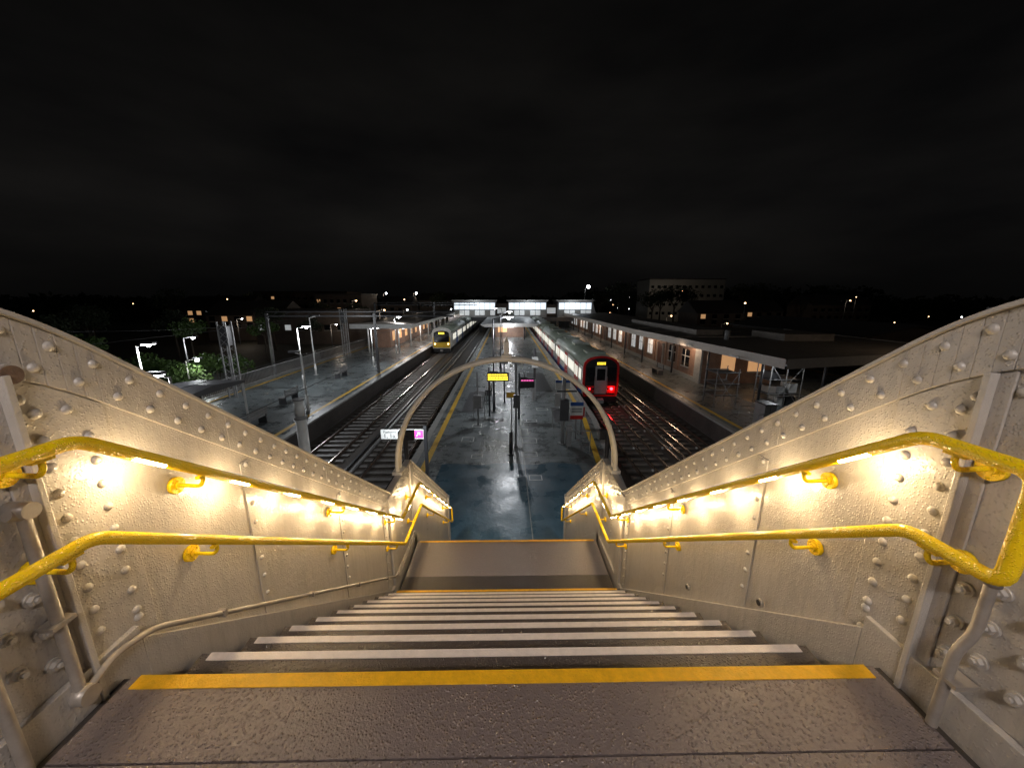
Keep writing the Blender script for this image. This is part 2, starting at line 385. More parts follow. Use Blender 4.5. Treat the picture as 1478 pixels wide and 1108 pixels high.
    for yk in([.35] if sx<0 else [])+[1.09,1.64,2.98,4.3,5.3,6.6,8.2]:
        for P in(U,Lw):
            z=zr(yk,P); zc=z-.075
            bk.cyl((XI-.002*sx,yk,zc),(XI-.022*sx,yk,zc),.040,'yellow',n=20)
            bk.cyl((XI-.022*sx,yk,zc),(XI-.032*sx,yk,zc),.020,'yellow',n=14)
            for q in range(3):
                an=q*2.09+.5; bk.dome((XI-.022*sx,yk+.030*math.cos(an),zc+.030*math.sin(an)),nr,.006,'yellow',6)
            tube('bracket_arm',[(XI-.025*sx,yk,zc),(X+.02*sx,yk,zc-.004),(X,yk,zc+.02),(X,yk,z-.01)],.009,'yellow',hr,fr=.025,res=3)
            bk.box(X-.010,X+.010,yk-.03,yk+.03,z-.030,z-.018,'yellow')
    bk.obj('wall_flanges',hr)
    ld=MB(); yl=1.405
    while yl<8.6:
        if not(4.55<yl<4.62):
            z=zr(yl,U); s=(zr(yl+.02,U)-zr(yl-.02,U))/.04
            hl=.058
            cx=X-.010*sx; zz=z-.020
            a=Vector((cx,yl-hl,zz-hl*s)); b=Vector((cx,yl+hl,zz+hl*s))
            ld.cyl(a,b,.009,'e_led',n=10)
            light('rail_led',(X+.02*sx,yl,z-.06),4.6 if yl<5.6 else 3.4,(1,.735,.41),.018,hr)
        yl+=.44
    ld.obj('led_strips',hr)

# conduits
cd=empty('electrical_conduit')
XL=-1.545
tube('horizontal_run',[(XL,1.10,H-1.40),(XL,1.20,H-1.36),(XL,1.36,H-1.40),(XL,4.45,H-3.77),(XL,5.5,H-3.80)],.013,'steel',cd,fr=.06)
tube('riser_pipe',[(-1.555,1.05,H-.66),(-1.555,1.085,H-.68),(-1.555,1.085,H-1.42)],.017,'steel',cd,fr=.01)
c=MB(); c.cyl((-1.592,1.085,H-.66),(-1.52,1.085,H-.66),.027,'steel',n=18); c.cyl((-1.592,1.085,H-1.41),(-1.52,1.085,H-1.41),.035,'steel',n=18)
for y_,z_ in((1.7,-1.66),(2.5,-2.275),(3.3,-2.89),(4.1,-3.5)): c.box(-1.565,-1.525,y_-.010,y_+.010,H+z_-.020,H+z_+.020,'steel')
c.box(-1.59,-1.53,1.05,1.12,H-1.1,H-1.085,'steel')
c.obj('junction_boxes',cd)
tube('near_pipe',[(-1.54,.90,H-.95),(-1.54,.90,H-1.49)],.016,'steel',cd,fr=0)
cd2=empty('electrical_conduit')
tube('riser_pipe',[(1.55,.985,H-.86),(1.55,.985,H-1.08),(1.525,1.0,H-1.17),(1.525,1.0,H-1.49)],.016,'steel',cd2,fr=.05)
c=MB(); c.box(1.51,1.59,.96,1.03,H-1.29,H-1.275,'steel'); c.cyl((1.55,.985,H-.89),(1.55,.985,H-.84),.023,'steel'); 
c.obj('clips',cd2)
tg=empty('cable_gland')
c=MB()
for y_,z_ in((1.9,-1.83),(2.7,-2.43)): c.cyl((1.568,y_,H+z_),(1.552,y_,H+z_),.026,'steel',n=16); c.cyl((1.552,y_,H+z_),(1.549,y_,H+z_),.017,'black',n=16)
c.obj('grommets',tg)

# arch over stairs
ar=empty('entrance_arch')
YA=5.1; pts=[]
Rr=1.625; zc=H-2.44
pts.append((-Rr,YA,H-2.75)); 
for i in range(49):
    a=math.pi-math.pi*i/48; pts.append((Rr*math.cos(a),YA,zc+Rr*.99*math.sin(a)))
pts.append((Rr,YA,H-2.75))
tube('hoop_front',pts,.033,'archp',ar,fr=0); 
tube('hoop_back',[(p[0]*1.0,YA+.11,p[2]) for p in pts],.033,'archp',ar,fr=0)
wbm=MB()
for a,b in zip(pts[:-1],pts[1:]):
    wbm.face([(a[0],YA,a[2]),(b[0],YA,b[2]),(b[0],YA+.11,b[2]),(a[0],YA+.11,a[2])],'archp',True)
for sx in(-1,1): wbm.box(sx*Rr-.07,sx*Rr+.07,YA-.05,YA+.16,H-2.55,H-2.50,'archp')
zt=zc+Rr*.99
wbm.box(-.035,.035,YA+.02,YA+.09,zt+.0,zt+.24,'archp'); wbm.box(-.07,.07,YA-.02,YA+.13,zt+.02,zt+.07,'archp')
wbm.cyl((0,YA+.055,zt+.24),(0,YA+.055,zt+.32),.03,'archp',r1=.008)
wbm.obj('hoop_web',ar)

fb=empty('footbridge_deck'); c=MB()
c.box(-9,9,-4.6,-1.604,L0-.35,L0,'tread'); c.box(-9,9,-4.7,-4.6,L0-.5,H,'cream'); 
c.box(-9,-1.62,-1.60,-1.5,L0-.5,H+.1,'cream'); c.box(1.62,9,-1.60,-1.5,L0-.5,H+.1,'cream'); c.obj('deck',fb)
bl=empty('unseen_overhead_lamp'); c=MB(); LY=-2.4; LZ=H+2.6  # overhead lamp added out of view behind the camera to fill the stairs
c.cyl((-.0,-4.5,L0),(0,-4.5,LZ+.12),.05,'grey'); c.box(-.04,.04,-4.5,LY,LZ+.08,LZ+.14,'grey'); c.box(-.7,.7,LY-.2,LY+.2,LZ+.01,LZ+.08,'grey'); c.box(-.66,.66,LY-.16,LY+.16,LZ-.005,LZ+.009,'e_soft'); c.obj('added_luminaire',bl)
light('lamp_light',(0,LY,LZ-.03),240,(1,.89,.84),(1.3,.32),bl,'AREA',(math.radians(38),0,0))

# ------------------------------------------------------------- ground, tracks, platforms
gm=MB(); gm.face([(-900,-60,-1.22),(900,-60,-1.22),(900,1500,-1.22),(-900,1500,-1.22)],'ground'); gm.obj('ground')
bm_=MB(); bm_.box(-26.5,14,-10,400,-1.5,-1.14,'ballast'); bm_.obj('track_ballast')
def track(xc,name='railway_track',y0=0,y1=220):
    e=empty(name); a=MB(); y=y0
    while y<y1:
        a.box(xc-1.25,xc+1.25,y,y+.25,-1.139,-1.08+.01*R(),'sleeper'); y+=.65
    a.obj('sleepers',e)
    b=MB()
    for dx in(-.75,.75):
        b.box(xc+dx-.035,xc+dx+.035,y0-5,y1,-.99,-.965,'rail'); b.box(xc+dx-.014,xc+dx+.014,y0-5,y1,-1.07,-.99,'railside'); b.box(xc+dx-.07,xc+dx+.07,y0-5,y1,-1.078,-1.06,'railside')
    b.obj('running_rails',e); return e
def condrail(e,xs,y1=220):
    b=MB()
    for x in xs:
        b.box(x-.04,x+.04,-5,y1,-.93,-.88,'rail'); b.box(x-.02,x+.02,-5,y1,-1.07,-.93,'railside')
        y=0
        while y<120: b.box(x-.09,x+.09,y,y+.12,-1.08,-1.0,'white'); y+=2.6
    b.obj('conductor_rails',e)
for x in(-5.75,-9.3): track(x)
track(-23.2)
e=track(6.8); condrail(e,[6.8,8.33]); e=track(10.15); condrail(e,[10.15,8.75])
cb_=empty('trackside_cable'); a=MB()
for x in(-7.5,-7.2,8.55): a.box(x-.06,x+.06,0,150,-1.13,-1.03,'grey' if x>-7.4 else 'black')
a.obj('trough',cb_)
def platform(name,left,right,mat_='plat'):
    e=empty(name); a=MB()
    poly=left+list(reversed(right))
    a.prismz(poly,-1.12,0.0,mat_); a.obj('slab',e)
    b=MB()
    def strip(edge,off0,off1,z,k,sgn):
        for p,q in zip(edge[:-1],edge[1:]):
            b.face([(p[0]+sgn*off0,p[1],z),(q[0]+sgn*off0,q[1],z),(q[0]+sgn*off1,q[1],z),(p[0]+sgn*off1,p[1],z)],k)
    for edge,sg in((left,1),(right,-1)):
        strip(edge,-.03,.28,.005,'coping',sg); strip(edge,.55,.80,.006,'platline',sg)
        for p,q in zip(edge[:-1],edge[1:]):
            b.face([(p[0]-sg*.03,p[1],-.1),(q[0]-sg*.03,q[1],-.1),(q[0]-sg*.03,q[1],.005),(p[0]-sg*.03,p[1],.005)],'coping')
            b.face([(p[0]-sg*.004,p[1],-1.1),(q[0]-sg*.004,q[1],-1.1),(q[0]-sg*.004,q[1],-.1),(p[0]-sg*.004,p[1],-.1)],'platwall')
    b.obj('edge_markings',e); return e
platform('platform',[(-4.05,-12),(-4.05,60),(-4.05,200)],[(4.25,-12),(4.3,12),(5.1,20),(5.25,26),(5.25,200)])
platform('platform',[(-20.4,8),(-20.4,200)],[(-10.95,8),(-10.95,200)])
platform('platform',[(11.75,8),(11.75,200)],[(30,8),(30,200)])
pf=MB()
edge=[(-2.7+.57*i,14.2+.12*math.sin(i*1.7)+.06*R()) for i in range(11)]
pf.prismz([(-2.75,8.6),(2.95,8.6)]+list(reversed(edge)),.003,.008,'bluefloor'); pf.obj('resin_floor_patch')
dc=MB()
for (x,y,wx,wy) in((1.0,15.2,.7,.5),(-1.3,15.0,.5,.4),(1.1,16.8,.7,.6),(.9,18,.4,.9),(1.4,19.8,.6,.4),(-1.6,19,.5,.5),(1.1,13,.5,.4),(-1.9,17,.6,.6),(-.6,23,.6,.6),(2.2,22,.7,.5)):
    for (a0,a1,b0,b1) in((x-wx/2,x+wx/2,y-wy/2,y-wy/2+.035),(x-wx/2,x+wx/2,y+wy/2-.035,y+wy/2),(x-wx/2,x-wx/2+.035,y-wy/2+.035,y+wy/2-.035),(x+wx/2-.035,x+wx/2,y-wy/2+.035,y+wy/2-.035)):
        dc.box(a0,a1,b0,b1,.004,.012,'white')
dc.box(.72,.75,9,22,.009,.012,'coping'); dc.obj('drain_cover')
rp=MB()
for (x,y,wx,wy) in((-2.1,24,1.3,5),(2.6,30,1.6,7),(-.2,33,1.2,6),(3.2,21,1.0,3)):
    rp.prismz([(x-wx/2,y-wy/2),(x+wx/2,y-wy/2+.1),(x+wx/2-.05,y+wy/2),(x-wx/2+.06,y+wy/2-.08)],.002,.005,'dark')
rp.obj('resurfacing_patch')

# ------------------------------------------------------------- trains
def body_profile(xc,w,z0,zr,zt):
    h=w/2; P=[(-h*.93,z0),(-h,z0+.5),(-h,zr)]
    for i in range(1,10):
        a=math.pi-math.pi*i/10; P.append((h*math.cos(a)*.99,zr+(zt-zr)*math.sin(a)**.8))
    P+=[(h,zr),(h,z0+.5),(h*.93,z0)]
    return [(xc+x,z) for x,z in P]
def train(name,xc,y0,ncar,clen,w,style):
    e=empty(name); y=y0; zr,zt=1.9,2.68
    for c_ in range(ncar):
        a=MB(); ys_=y; ye=y+clen-.5
        prof=body_profile(xc,w,-.25,zr,zt)
        a.prismy(prof[:3]+prof[-3:],ys_,ye,'silver')
        roofp=prof[2:-2]; a.prismy(roofp,ys_+.001,ye-.001,'troof',smooth=True)
        a.box(xc-w*.4,xc+w*.4,ys_+.6,ye-.6,-.85,-.26,'black')
        for by in(ys_+2.6,ye-2.6):
            for dy in(-1,1):
                for sx in(-1,1): a.cyl((xc+sx*.80,by+dy,-.56),(xc+sx*.68,by+dy,-.56),.40,'railside',n=16)
            a.box(xc-1.1,xc+1.1,by-1.4,by+1.4,-.75,-.4,'black')
        for sx in(-1,1):
            xs=xc+sx*w/2
            x0,x1=sorted((xs,xs+sx*.012)); 
            if style=='red':
                a.box(x0,x1,ys_+.3,ye-.1,-.2,.12,'blue'); 
                x2,x3=sorted((xs,xs+sx*.02))
                nd=3; sp_=(clen-.5)/nd
                for d in range(nd):
                    yc=ys_+sp_*(d+.5)
                    a.box(x2,x3,yc-.8,yc+.8,-.15,1.88,'red')
                    a.box(min(x2,xs+sx*.026),max(x3,xs+sx*.026),yc-.62,yc-.12,.75,1.6,'e_train'); a.box(min(x2,xs+sx*.026),max(x3,xs+sx*.026),yc+.12,yc+.62,.75,1.6,'e_train')
                    a.box(x0,x1,yc+1.05,yc+sp_-1.05 if d<nd-1 else min(yc+sp_-1.05,ye-.3),.8,1.6,'e_train')
                    if d==0: a.box(x0,x1,yc-1.9,yc-1.05,.8,1.6,'e_train')
            else:
                a.box(x0,x1,ys_+1.5,ye-.5,.75,1.6,'e_train')
                for d in range(2): 
                    yc=ys_+clen*(.3+.37*d); a.box(min(x0,xs+sx*.02),max(x1,xs+sx*.02),yc-.7,yc+.7,-.15,1.8,'blue')
                for q in range(int(clen/1.8)): a.box(min(x0,xs+sx*.016),max(x1,xs+sx*.016),ys_+1.5+q*1.8,ys_+1.7+q*1.8,.7,1.65,'silver')
        for q in range(3): a.box(xc-.7,xc+.7,ys_+1.5+q*clen/3,ys_+3+q*clen/3,zt-.08,zt+.06,'troof')
        if c_: a.box(xc-w*.42,xc+w*.42,y-.5,y,0,2.4,'black')
        a.obj('car_body',e); y+=clen
    f=MB(); yf=y0
    fp=body_profile(xc,w*1.0,-.3,zr,zt)
    if style=='red':
        f.prismy(fp,yf-.12,yf,'red')
        f.prismy([(xc+(x-xc)*.88,.10+(z)*.91) for x,z in fp],yf-.135,yf-.119,'black')
        f.box(xc-.42,xc+.42,yf-.16,yf-.134,-.1,1.95,'grey'); f.box(xc-.3,xc+.3,yf-.166,yf-.158,.9,1.75,'glass')
        for sx in(-1,1):
            a0,a1=sorted((xc+sx*.48,xc+sx*1.08)); f.box(a0,a1,yf-.15,yf-.134,.85,1.85,'glass')
            f.box(a0,a1,yf-.155,yf-.134,-.05,.5,'red')
            f.cyl((xc+sx*.8,yf-.19,.28),(xc+sx*.8,yf-.14,.28),.11 if sx>0 else .05,'e_red',n=14); f.cyl((xc+sx*.55,yf-.18,.28),(xc+sx*.55,yf-.14,.28),.07,'glass',n=12)
            f.cyl((xc+sx*.3,yf-.2,-.75),(xc+sx*.3,yf-.1,-.75),.06,'black')
            f.cyl((xc+sx*.45,yf-.2,0),(xc+sx*.45,yf-.2,1.2),.015,'grey',n=6)
        f.box(xc-.38,xc+.38,yf-.17,yf-.134,2.02,2.30,'black')
        for rrow in range(2):
            for q in range(7): f.box(xc-.32+q*.09,xc-.32+q*.09+.06,yf-.176,yf-.169,2.06+rrow*.11,2.13+rrow*.11,'e_amber')
        f.box(xc-1.2,xc+1.2,yf-.1,yf+.3,-.75,-.3,'black'); f.box(xc-.2,xc+.2,yf-.5,yf,-.75,-.45,'grey')
        light('tail_light_glow',(xc+.8,yf-.35,.28),14,(1,.03,.03),.08,e)
    else:
        f.prismy(fp,yf-.3,yf,'silver'); f.prismy([(xc+(x-xc)*.9,.0+z*.62) for x,z in fp],yf-.33,yf-.299,'tyellow')
        f.prismy([(xc+(x-xc)*.8,.75+z*.55) for x,z in fp],yf-.345,yf-.325,'glass')
        f.box(xc-.4,xc+.4,yf-.36,yf-.34,1.75,1.98,'e_amber')
        f.box(xc-1.2,xc+1.2,yf-.25,yf+.3,-.85,-.3,'black'); f.box(xc-.2,xc+.2,yf-.6,yf,-.7,-.45,'grey')
        for sx in(-1,1): f.cyl((xc+sx*.95,yf-.37,.35),(xc+sx*.95,yf-.32,.35),.10,'e_warm',n=12)
    f.obj('cab_front',e)
    return e
train('underground_train',6.85,26.3,7,15.6,2.62,'red')
train('commuter_train',-9.3,53.5,4,20,2.75,'yel')

# ------------------------------------------------------------- lamp posts
def lamp_post(x,y,h=4.7,arm=.9,dirx=1,power=260,col=(.93,.96,1),k='white',name='platform_lamp_post',zb=0,em='e_white'):
    e=empty(name); a=MB()
    a.cyl((x,y,zb),(x,y,zb+1.0),.09,k,n=12); a.cyl((x,y,zb+1.0),(x,y,zb+h-.12),.055,k,r1=.04,n=12)
    a.box(x-.15,x+.15,y-.15,y+.15,zb,zb+.03,k)
    a.cyl((x,y,zb+h-.15),(x+dirx*arm,y,zb+h),.03,k,n=8)
    xl=x+dirx*arm
    a.box(xl-.3,xl+.3,y-.13,y+.13,zb+h-.02,zb+h+.09,'dark')
    if power:
        a.box(xl-.26,xl+.26,y-.10,y+.10,zb+h-.045,zb+h-.021,em); a.sphere((xl,y,zb+h-.07),.10,em)
    a.obj('post',e)
    if power: light('lamp_light',(xl,y,zb+h-.25),power,col,.12,e)
lamp_post(-15.6,28,4.7,.7,1,600)
lamp_post(-17.8,18,4.6,.6,1,260)
lamp_post(-13.4,37,3.9,.5,1,300)
lamp_post(-14,47,4.5,.6,1,320)
lamp_post(-12.2,22,3.6,.4,-1,0)
lamp_post(-17.2,33,5.2,.6,1,0)
lamp_post(-12.4,13.5,4.0,.5,-1,130)  # lamp post added to light the signal mast
lamp_post(-.77,21.6,5.7,.9,1,500,k='dark')
lamp_post(-.6,36,5.5,.9,1,460,k='dark')
lamp_post(-.6,50,5.5,.9,-1,350,k='dark')
fl=empty('added_floodlight'); c=MB()  # pair of lamps added beside the lower stairs to light the near platform
for x in(-2.15,2.15):
    c.cyl((x,7.4,0),(x,7.4,3.9),.05,'dark'); c.box(x-.16,x+.16,7.42,7.56,3.75,3.95,'dark'); c.box(x-.13,x+.13,7.561,7.57,3.77,3.93,'e_soft')
    light('added_spot',(x,7.7,3.85),165,(.88,.95,1),.15,fl,'SPOT',(math.radians(58),0,0),2.5)
c.obj('added_fittings',fl)

# ------------------------------------------------------------- platform furniture
def departure_board(x,y,z,w,h,col,rows,px):
    e=empty('departure_board'); a=MB()
    a.box(x-w/2,x+w/2,y,y+.18,z,z+h,'black'); 
    for r_ in range(rows):
        zz=z+h-.09-(h-.1)/rows*r_-.02
        q=x-w/2+.06
        while q<x+w/2-.1:
            l=.09+.12*R(); a.box(q,min(q+l,x+w/2-.06),y-.006,y-.001,zz-.055,zz+.025,col); q+=l+.025
    a.cyl((px,y+.1,0),(px,y+.1,z+h+.3),.06,'dark'); a.box(min(px,x),max(px,x)+.01,y+.07,y+.13,z+h,z+h+.06,'dark')
    a.obj('board',e)
departure_board(-.50,20.6,2.10,1.25,.5,'e_amber',3,-1.0)
departure_board(1.15,20.0,1.85,.8,.55,'e_mag',1,.7)
def post(name,x,y,h,r=.05,k='dark',extra=None):
    e=empty(name); a=MB(); a.cyl((x,y,0),(x,y,h),r,k); a.cyl((x,y,0),(x,y,.05),r*1.8,k); a.sphere((x,y,h),r*1.05,k)
    if extra: extra(a)
    a.obj('column',e); return e
post('cctv_pole',.42,16.1,4.1,.055,'grey',lambda a:(a.box(.2,.64,16.0,16.2,3.9,3.98,'grey'),a.cyl((.2,15.8,3.85),(.2,16.2,3.85),.07,'white'),a.cyl((.64,15.8,3.85),(.64,16.2,3.85),.07,'white'),a.box(.3,.55,15.95,16.04,1.9,2.5,'dark')))
post('bollard',.18,15.2,1.0,.08,'black')
def ex(a):
    a.box(2.45,2.85,16.2,16.45,1.2,2.2,'dark'); a.box(2.3,3.2,16.28,16.36,2.55,2.62,'dark')
    a.box(2.2,2.45,16.2,16.3,1.9,2.5,'grey'); a.box(2.75,3.0,16.1,16.3,.0,1.0,'grey')
post('equipment_pole',2.62,16.4,3.2,.09,'grey',ex)
def ex2(a): a.box(1.7,2.1,24.3,24.5,2.2,2.9,'white'); a.box(1.75,1.95,24.0,24.3,0,1.4,'grey')
post('equipment_pole',1.9,24.6,3.4,.08,'dark',ex2)
def ex3(a): a.box(-1.75,-1.35,18.9,19.1,1.0,1.7,'grey')
post('equipment_pole',-1.55,19.1,2.9,.05,'grey',ex3)
post('equipment_pole',-.15,23.6,3.3,.05,'dark',lambda a:a.box(-.4,.1,23.5,23.62,2.6,3.1,'dark'))
def sign(x,y,z,w,h,layers,name='platform_sign',px=None,hp=None):
    e=empty(name); a=MB(); a.box(x-w/2,x+w/2,y,y+.04,z,z+h,'white')
    for (fx0,fx1,fz0,fz1,k) in layers: a.box(x-w/2+fx0*w,x-w/2+fx1*w,y-.006,y-.001,z+fz0*h,z+fz1*h,k)
    px=x if px is None else px
    a.cyl((px,y+.07,0),(px,y+.07,hp or z+h+.05),.03,'grey'); a.obj('panel',e); return e
sign(3.35,16.9,1.05,.62,.85,[(0,1,.78,1,'blue'),(0,1,0,.22,'red'),(.1,.9,.4,.5,'grey'),(.1,.9,.55,.65,'grey')],'information_sign')
sign(3.05,19.5,1.9,.8,.5,[(0,1,.7,1,'blue')],'information_sign')
sign(.25,17.9,1.85,.55,.3,[(.05,.95,.1,.9,'nos_y')],'warning_sign')
sign(3.75,17.6,.9,.35,.6,[(.1,.9,.1,.9,'red')],'fire_point_sign')
def barrier(x0,x1,y,h=1.05):
    e=empty('guard_rail')
    tube('frame',[(x0,y,0),(x0,y,h),(x1,y,h),(x1,y,0)],.022,'grey',e,fr=.08); tube('mid',[(x0,y,h*.5),(x1,y,h*.5)],.016,'grey',e,fr=0)
barrier(-1.9,-1.25,20.2,1.3); barrier(-1.9,-1.2,21.4,1.3); barrier(2.4,3.6,18.5); barrier(2.7,3.7,15.4,1.0)
barrier(12.6,14.6,17.5); barrier(12.6,14.6,19.0); barrier(15.5,19.0,20.5,1.2)
def bench(x,y):
    e=empty('platform_bench'); a=MB()
    for i in range(4): a.box(x-.25+i*.12,x-.16+i*.12,y-.8,y+.8,.43,.46,'grey')
    for i in range(3): a.box(x+.24,x+.27,y-.8,y+.8,.55+i*.13,.64+i*.13,'grey')
    for d in(-.7,.7): a.box(x-.22,x+.22,y+d-.03,y+d+.03,0,.43,'dark'); a.box(x+.2,x+.24,y+d-.03,y+d+.03,.43,.95,'dark')
    a.obj('seat',e)
bench(-1.3,26); bench(1.2,29); bench(-14.5,24); bench(-14.5,32); bench(-13.5,19); bench(13.8,33)
ds=empty('direction_sign'); a=MB()
sx0,sx1,sy,sz0,sz1=-3.12,-2.06,8.7,H-3.40,H-3.16
a.box(sx0,sx1,sy,sy+.05,sz0,sz1,'white'); a.box(sx1-.26,sx1-.02,sy-.007,sy-.001,sz0+.02,sz1-.02,'pink'); a.cyl((sx1-.40,sy-.007,(sz0+sz1)/2),(sx1-.40,sy-.001,(sz0+sz1)/2),.095,'pink',n=24)
a.cyl((sx1-.40,sy-.012,(sz0+sz1)/2),(sx1-.40,sy-.0075,(sz0+sz1)/2),.055,'white',n=20)
a.box(sx1-.005,sx1+.07,sy-.02,sy+.07,0,sz1+.1,'black')
cx=sx1-.14; cz=(sz0+sz1)/2
a.face([(cx-.055,sy-.011,cz-.04),(cx-.04,sy-.011,cz-.055),(cx+.03,sy-.011,cz+.02),(cx+.018,sy-.011,cz+.032)],'white')
a.face([(cx+.055,sy-.011,cz+.055),(cx-.02,sy-.011,cz+.055),(cx-.02,sy-.011,cz+.035),(cx+.035,sy-.011,cz+.035),(cx+.035,sy-.011,cz-.02),(cx+.055,sy-.011,cz-.02)],'white')
a.obj('panel',ds)
text('lettering','Platforms',(sx0+.06,sy-.004,sz0+.155),.085,'black',ds); text('lettering','1, 1a, 8',(sx0+.06,sy-.004,sz0+.03),.15,'black',ds)
ep=empty('signal_mast'); a=MB(); ex_,ey_=-6.95,12.0
a.cyl((ex_,ey_,-1.14),(ex_,ey_,2.75),.17,'white',n=18); a.cyl((ex_,ey_,2.75),(ex_,ey_,2.86),.21,'grey',n=18); a.cyl((ex_,ey_,2.86),(ex_,ey_,3.4),.15,'white',n=16); a.cyl((ex_,ey_,3.4),(ex_,ey_,3.45),.19,'grey',n=16)
a.cyl((ex_,ey_,1.2),(ex_,ey_,1.32),.2,'grey',n=18); a.obj('column',ep)
def lattice(x,y,h,w=.55):
    e=empty('lattice_mast'); a=MB()
    for dx in(-1,1):
        for dy in(-1,1): a.box(x+dx*w/2-.035,x+dx*w/2+.035,y+dy*w/2-.035,y+dy*w/2+.035,0,h,'grey')
    z=0.1
    while z<h-.5:
        for dy in(-1,1): 
            a.cyl((x-w/2,y+dy*w/2,z),(x+w/2,y+dy*w/2,z+.5),.018,'grey',n=6); a.cyl((x+w/2,y+dy*w/2,z),(x-w/2,y+dy*w/2,z+.5),.018,'grey',n=6)
        z+=.5
    a.box(x-w/2+.04,x+w/2-.04,y-w/2+.04,y+w/2-.04,h-1.6,h-.3,'dark'); a.obj('lattice',e)
lattice(-18.9,25.3,5.2); lattice(-19,44,5.5)
for yy in(34,62,92):
    e=empty('overhead_line_gantry'); a=MB()
    for x in(-11.9,-21.5): a.box(x-.1,x+.1,yy-.1,yy+.1,-1 if x<-20.5 else 0,6.0 if yy>40 else 5.4,'dark')
    z=5.6 if yy>40 else 5.1
    a.box(-21.5,-4.8,yy-.06,yy+.06,z,z+.12,'dark'); a.box(-21.5,-4.8,yy-.06,yy+.06,z+.4,z+.48,'dark')
    for i in range(16): a.cyl((-21+i*1.02,yy,z+.1),(-20.5+i*1.02,yy,z+.42),.02,'dark',n=5)
    a.obj('portal',e)
ow=empty('overhead_wire')
for x in(-5.75,-9.3,-23.2):
    tube('contact_wire',[(x,-5,4.2),(x,200,4.2)],.010,'dark',ow,fr=0,res=1)
    tube('catenary_wire',[(x,20+i*2,4.4+.6*(((i*2)%28-14)/14)**2) for i in range(60)],.010,'dark',ow,fr=0,res=1)
fe=empty('railing_fence'); a=MB(); y=22
while y<60: a.box(-20.21,-20.19,y-.012,y+.012,0,1.1,'grey'); y+=.16 if y<40 else .3
a.box(-20.24,-20.16,22,60,1.05,1.1,'grey'); a.box(-20.24,-20.16,22,60,.15,.2,'grey'); a.obj('pickets',fe)
fe=empty('timber_fence'); a=MB()
for i in range(70): a.box(-20.3,-20.24,8+i*.2,8+i*.2+.18,-1.1,.7+.03*R(),'brickd')
a.obj('boards',fe)
kq=empty('platform_shelter'); a=MB()
a.prismx([(16,2.15),(20.4,2.15),(20.4,2.28),(18.2,2.5),(16,2.28)],-17.2,-14.6,'dark')
for x in(-17.1,-14.7):
    for y in(16.1,20.3): a.box(x-.04,x+.04,y-.04,y+.04,0,2.15,'white')
a.box(-17.12,-17.08,16.1,20.3,.4,2.0,'glass'); a.box(-16.9,-16.5,16.4,20,.42,.47,'grey'); a.obj('shelter',kq)

# ------------------------------------------------------------- canopies
cl=empty('platform_canopy'); a=MB()
a.prismy([(-19.2,3.45),(-11.8,3.2),(-11.8,3.5),(-15.5,3.9),(-19.2,3.7)],46,110,'roof')
a.box(-11.79,-11.72,46,110,3.1,3.55,'white'); a.box(-19.2,-11.8,45.9,45.99,3.1,3.65,'white')
y=47
while y<108:
    for x in(-13.6,-17.4): a.cyl((x,y,0),(x,y,3.3),.09,'white',n=10)
    a.box(-12.9,-12.75,y-.7,y+.7,3.02,3.1,'e_soft'); a.box(-16.9,-16.75,y-.7,y+.7,3.02,3.1,'e_soft'); y+=6
a.box(-18.6,-16.2,52,80,0,2.9,'brick')
for i in range(8): a.box(-16.19,-16.14,53+i*3.3,54.2+i*3.3,.9,2.2,'e_winw')
a.obj('canopy',cl)
for y in(48,58,70,85): light('canopy_light',(-13,y,2.85),300,(1,.90,.84),.3,cl)
cc=empty('platform_canopy'); a=MB()
a.prismy([(-4.3,2.55),(-3.6,2.15),(4.6,2.15),(5.3,2.55),(3,2.75),(-2,2.75)],61,110,'white')
y=62
while y<108:
    for x in(-2,3): a.cyl((x,y,0),(x,y,2.2),.12,'dark',n=10)
    a.box(-.5,1.2,y-.1,y+.1,2.05,2.12,'e_soft'); y+=5
a.box(-2.6,3.4,66,82,0,2.1,'brick'); a.box(-1.5,.1,65.95,66,.9,1.8,'e_winw')
a.obj('canopy',cc)
for y in(60,64,75): light('canopy_light',(.4,y,1.9 if y>60 else 3.3),260,(.95,.96,1),.3,cc)
# right platform building
rb=empty('station_building'); a=MB()
a.box(15.6,21.5,29,92,0,3.15,'brick')
a.box(15.45,15.6,28.85,29.8,0,3.2,'coping'); a.box(15.5,15.6,29.8,92,.0,.35,'coping')
y=31;i=0
while y<90:
    if i%4!=2:
        a.box(15.53,15.599,y,y+1.2,1.0,2.45,'e_wind' if y>36 else 'glass') 
        a.box(15.49,15.595,y+.57,y+.63,1.0,2.45,'white'); a.box(15.49,15.597,y-.06,y+1.26,1.85,1.91,'white'); a.box(15.47,15.596,y-.08,y+1.28,.9,.98,'coping')
    else:
        a.box(15.53,15.599,y,y+1.2,0.02,2.3,'brown'); a.box(15.50,15.597,y-.08,y,0.02,2.4,'coping'); a.box(15.50,15.597,y+1.2,y+1.28,0.02,2.4,'coping')
    a.box(15.51,15.6,y+1.9,y+2.15,0.36,3.1,'brick')
    y+=2.7;i+=1
for xw in(17.2,19.4): a.box(xw,xw+1.1,28.94,28.999,1.0,2.4,'e_winw'); a.box(xw-.08,xw+1.18,28.9,28.996,.88,.98,'coping')
a.obj('walls',rb)
b=MB()
RP=[(15.2,19.6),(30,23),(30,40),(24,44),(24,92),(13.2,92),(13.8,40)]
b.prismz(RP,3.2,3.42,'roof')
for i in range(12): b.box(15,23.5,32+i*5,32.12+i*5,3.421,3.5,'roof')
b.box(17.5,20,34,52,3.421,3.9,'roof'); b.cyl((18,30,3.43),(18,30,4.2),.2,'grey'); b.box(22,26,29,33,3.421,3.95,'roof')
b.obj('canopy_roof',rb)
b=MB()
